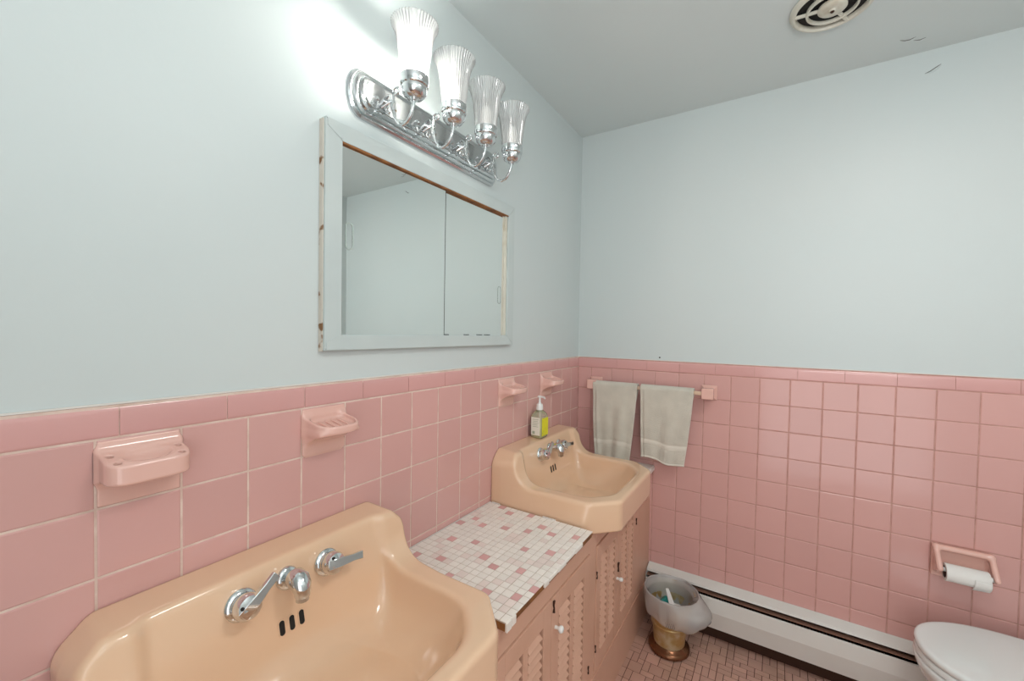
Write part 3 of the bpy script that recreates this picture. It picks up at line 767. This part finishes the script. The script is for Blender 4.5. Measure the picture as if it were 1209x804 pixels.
frame_bar(fr, [(my1, mz0+.0008), (i1+.0006, k0+.0005), (i1+.0006, k1-.0005), (my1, mz1-.0008)], .0005, xf-.0006)
fr.build('frame', M['frame'], mc, bevel=.0012)
MB().box((.0005, my0-.003, mz0-.002), (.0135, my0+.0005, mz1-.004)).build('chipped_edge', M['chip'], mc, label='chipped edge showing bare wood and old caulk')
for zc, s_ in ((mz1, -1), (mz0, 1)):      # corner cover plates
    MB().prism([(my0+.004, zc+s_*.002), (my0+.060, zc+s_*.002), (my0+.046, zc+s_*.036), (my0+.036, zc+s_*.036), (my0+.004, zc+s_*.018)], 0, xf-.0002, xf+.0007).build('corner_plate', M['frame'], mc)
MB().box((.0006, i0-.004, k0-.004), (.0020, i1+.004, k1+.004)).build('cabinet_back', M['dark'], mc)
dv = -1.068
MB().box((.0095, i0, k0+.002), (.0125, dv, k1-.004)).build('sliding_mirror', M['mirror'], mc, label='front left sliding mirror')
MB().box((.0035, dv-.03, k0+.002), (.0065, i1-.022, k1-.004)).build('sliding_mirror', M['mirror'], mc, label='rear right sliding mirror')
MB().box((.0065, dv+.0002, k0+.002), (.0130, dv+.0016, k1-.004)).build('mirror_edge', M['dark'], mc)
mb = MB().box((.0022, i0, k1-.004), (.0195, i1, k1+.0006)); mb.build('top_track', M['wood'], mc, label='brown rusted upper track')
MB().box((.0022, i0, k0-.0006), (.0165, i1, k0+.0020)).build('bottom_track', M['frame'], mc)
MB().box((.0022, i1-.020, k0+.002), (.0060, i1-.013, k1-.004)).box((.0022, i1-.011, k0+.002), (.014, i1-.001, k1-.004)).build('side_channel', M['ivory'], mc, label='stained ivory side channel')
for yy, l_ in ((-1.066, .020), (-.955, .010), (-.885, .014), (-.84, .016)): MB().box((.0100, yy, k0+.0018), (.0145, yy+l_, k0+.0045)).build('mildew_spot', M['dark'], mc)
def pull(y, z, hh, x):
    mb = MB(); pts = []
    for i in range(28):
        a = 2*PI*i/28; pts.append((y+.0115*math.cos(a), z+(hh-.0115)*(1 if math.sin(a) > 0 else -1)+.0115*math.sin(a)))
    vs = [(x+.0006, p[0], p[1]) for p in pts]+[(x+.0006, y+(p[0]-y)*.72, z+(p[1]-z)*.90) for p in pts]
    mb.add(vs, [(i, (i+1) % 28, (i+1) % 28+28, i+28) for i in range(28)]); mb.build('finger_pull', M['pull'], mc)
pull(-1.408, .406, .034, .0125); pull(i1-.036, .318, .034, .0065)

# ------------------------------------------------------------------ vanity light
LY = [-1.318, -1.173, -1.027, -.882]; LC = -1.100; LZc = .768
vl = thing('vanity_light', 'four-lamp chrome vanity light with ribbed glass shades above the mirror', 'light fixture', (0, LC, LZc))
bp = MB(); base = [(.310, .060, 0), (.310, .060, .006), (.305, .055, .010), (.302, .052, .010), (.300, .050, .015), (.294, .045, .018), (.291, .042, .018), (.288, .040, .023), (.281, .034, .026), (.278, .031, .026), (.276, .030, .029)]
def plate_ring(hy, hz, x):
    r_ = hz; pts = []
    for s_, a0 in ((1, -90), (-1, 90)):
        for i in range(17):
            a = math.radians(a0+180*i/16)
            pts.append((x, LC+s_*(hy-r_*.62)+r_*.62*math.cos(a) if True else 0, LZc+r_*math.sin(a)))
    return pts
rg = [plate_ring(*b) for b in base]; n = len(rg[0]); vs = [p for r_ in rg for p in r_]
fs = [(i*n+j, i*n+(j+1) % n, (i+1)*n+(j+1) % n, (i+1)*n+j) for i in range(len(rg)-1) for j in range(n)]+[tuple(range((len(rg)-1)*n, len(rg)*n))]
bp.add(vs, fs).build('backplate', M['satin'], vl, smooth=35)
PX = .029; CX = .135
def spiral(c, r0, r1, a0, a1, n=26):
    return [(c[0]+(r0+(r1-r0)*i/n)*math.cos(a0+(a1-a0)*i/n), c[1], c[2]+(r0+(r1-r0)*i/n)*math.sin(a0+(a1-a0)*i/n)) for i in range(n+1)]
def lamp(y, lit):
    a = MB()
    # horizontal strut from the plate, clamp collar, J-shaped arm up to the cup
    a.tube([(PX-.002, y, LZc+.004), (PX+.012, y, LZc-.004), (PX+.026, y, LZc-.006), (PX+.034, y, LZc-.010)], [.006, .0045, .0045, .005], 10)
    J = [(.060, y, .776), (.0595, y, .760), (.062, y, .738), (.068, y, .716), (.080, y, .698), (.096, y, .692), (.112, y, .697), (.125, y, .712), (.132, y, .730), (CX, y, .748)]
    a.tube(J, .0044, 12)
    a.tube([(.058, y, .752), (.0635, y, .735)], .0068, 12)
    arm = a.build('lamp_arm', M['chrome'], vl, smooth=60)
    s_ = MB(); s_.tube(spiral((.071, y, .782), .0135, .006, PI, PI-4.9), [.0032]*26+[.0045], 8); s_.tube(spiral((.042, y, .742), .011, .0055, PI/2, PI/2+4.2), .0030, 8)
    s_.tube([(PX, y-.012, LZc-.020), (PX+.014, y-.006, LZc-.012), (PX+.022, y, LZc-.006)], .0034, 8); s_.tube([(PX, y+.012, LZc+.022), (PX+.014, y+.006, LZc+.010), (PX+.022, y, LZc-.002)], .0034, 8)
    s_.build('scroll', M['chrome'], arm, smooth=60)
    MB().lathe([(0, .741), (.009, .741), (.012, .746), (.022, .749), (.029, .757), (.0310, .766), (.0305, .773), (.0335, .775), (.0348, .779), (.0348, .797), (.0332, .797), (.0332, .781), (0, .780)], (CX, y, 0), 40).build('cup', M['chrome'], arm, smooth=35)
    flute = lambda a_, h: 1+(.022*math.cos(a_*44) if h > .792 else 0)
    pr = [(.0315, .786), (.0318, .794), (.0328, .804), (.0340, .822), (.0370, .845), (.0400, .870), (.0440, .892), (.0500, .910), (.0555, .919), (.0562, .923), (.0548, .923), (.0485, .909), (.0425, .891), (.0386, .870), (.0356, .845), (.0330, .822), (.0314, .804), (.0304, .794), (.0302, .786)]
    sh = MB().lathe(pr, (CX, y, 0), 176, fn=flute).build('glass_shade', M['shade'], vl, smooth=50)
    MB().lathe([(0, .786), (.010, .788), (.0115, .800), (.014, .815), (.0165, .832), (.0155, .848), (.010, .860), (0, .864)], (CX, y, 0), 24).build('bulb', M['glow' if lit else 'bulb'], sh, smooth=60, label='lit bulb' if lit else None)
for i, y in enumerate(LY): lamp(y, i == 0)

# ------------------------------------------------------------------ ceiling vent
VX, VY, VZ = 1.022, -.432, CZ
vt = thing('ceiling_vent', 'round ivory ceiling exhaust vent with dark openings and a domed hub', 'vent', (VX, VY, VZ))
dn = (0, 0, -1); c = (VX, VY, VZ)
MB().lathe([(.094, -.0), (.106, .0), (.112, .002), (.112, .006), (.107, .012), (.101, .015), (.097, .014), (.094, .008), (.094, 0)], c, 64, dn).build('outer_ring', M['ivory'], vt, smooth=40)
MB().lathe([(0, .0008), (.095, .0008)], c, 48, dn).build('dark_opening', M['dark'], vt)
MB().lathe([(.063, .006), (.068, .006), (.0695, .012), (.068, .017), (.063, .017), (.0615, .012), (.063, .006)], c, 64, dn).build('inner_ring', M['ivory'], vt, smooth=40)
MB().lathe([(0, .024), (.008, .024), (.010, .020), (.022, .021), (.034, .019), (.038, .015), (.038, .008), (.034, .006)], c, 48, dn).build('hub', M['ivory'], vt, smooth=40)
MB().lathe([(0, .0275), (.004, .027), (.006, .024)], c, 16, dn).build('screw', M['iron'], vt, smooth=60)
for k in range(3):
    a = math.radians(62+120*k); e = Vector((math.cos(a), math.sin(a), 0)); q = Vector((-e.y, e.x, 0))
    p0 = Vector(c)+e*.034; p1 = Vector(c)+e*.098; w = .0048; z0, z1 = Vector((0, 0, -.007)), Vector((0, 0, -.014))
    MB().add([p0+q*w+z0, p0-q*w+z0, p1-q*w+z0, p1+q*w+z0, p0+q*w+z1, p0-q*w+z1, p1-q*w+z1, p1+q*w+z1], [(0,3,2,1),(4,5,6,7),(0,1,5,4),(1,2,6,5),(2,3,7,6),(3,0,4,7)]).build('spoke', M['ivory'], vt, bevel=.001)

# ------------------------------------------------------------------ light and camera
w = bpy.data.worlds.new('world'); bpy.context.scene.world = w; w.use_nodes = True
w.node_tree.nodes['Background'].inputs[0].default_value = (1, 1, 1, 1); w.node_tree.nodes['Background'].inputs[1].default_value = 1.75
def area(name, loc, rot, sx, sy, e, col):
    l = bpy.data.lights.new(name, 'AREA'); l.shape = 'RECTANGLE'; l.size = sx; l.size_y = sy; l.energy = e; l.color = col
    o = bpy.data.objects.new(name, l); C.objects.link(o); o.location = loc; o.rotation_euler = rot; return o
dl_ = area('bounce_fill', (1.50, -2.50, 1.72), (math.radians(146), 0, 0), .8, .4, 16, (1, 1, 1))  # added fill light behind the camera, aimed up to bounce off the ceiling
area('overhead_fill', (1.45, -1.25, CZ+H-.03), (0, 0, 0), .34, .34, 9, (1, .97, .93))  # added unseen fill panel, brightens ledges and other upward faces

f, _, cx, cy, yaw, pit, rol, px, py, pz = 485.2723, 0, 9.619601, -1.213628, -.557696, -.02425, .017674, .903514, -2.040554, .181253
sa, ca, sb, cb, sc, cc = math.sin(yaw), math.cos(yaw), math.sin(pit), math.cos(pit), math.sin(rol), math.cos(rol)
fw_ = Vector((sa*cb, ca*cb, sb)); ri = Vector((ca, -sa, 0)); up = ri.cross(fw_)
r2 = ri*cc+up*sc; u2 = -ri*sc+up*cc
cam = bpy.data.cameras.new('camera'); co = bpy.data.objects.new('camera', cam); C.objects.link(co)
mw = Matrix(((r2.x, u2.x, -fw_.x, px), (r2.y, u2.y, -fw_.y, py), (r2.z, u2.z, -fw_.z, pz+H), (0, 0, 0, 1)))
co.matrix_world = mw
cam.sensor_width = 36; cam.lens = f/1209*36; cam.shift_x = -cx/1209; cam.shift_y = -cy/1209; cam.clip_start = .01
s = bpy.context.scene; s.camera = co
s.view_settings.view_transform = 'Standard'; s.view_settings.look = 'None'; s.view_settings.gamma = 1; s.view_settings.exposure = .07
s.view_settings.use_curve_mapping = False
for o in bpy.data.objects:
    if 'O' in o: del o['O']
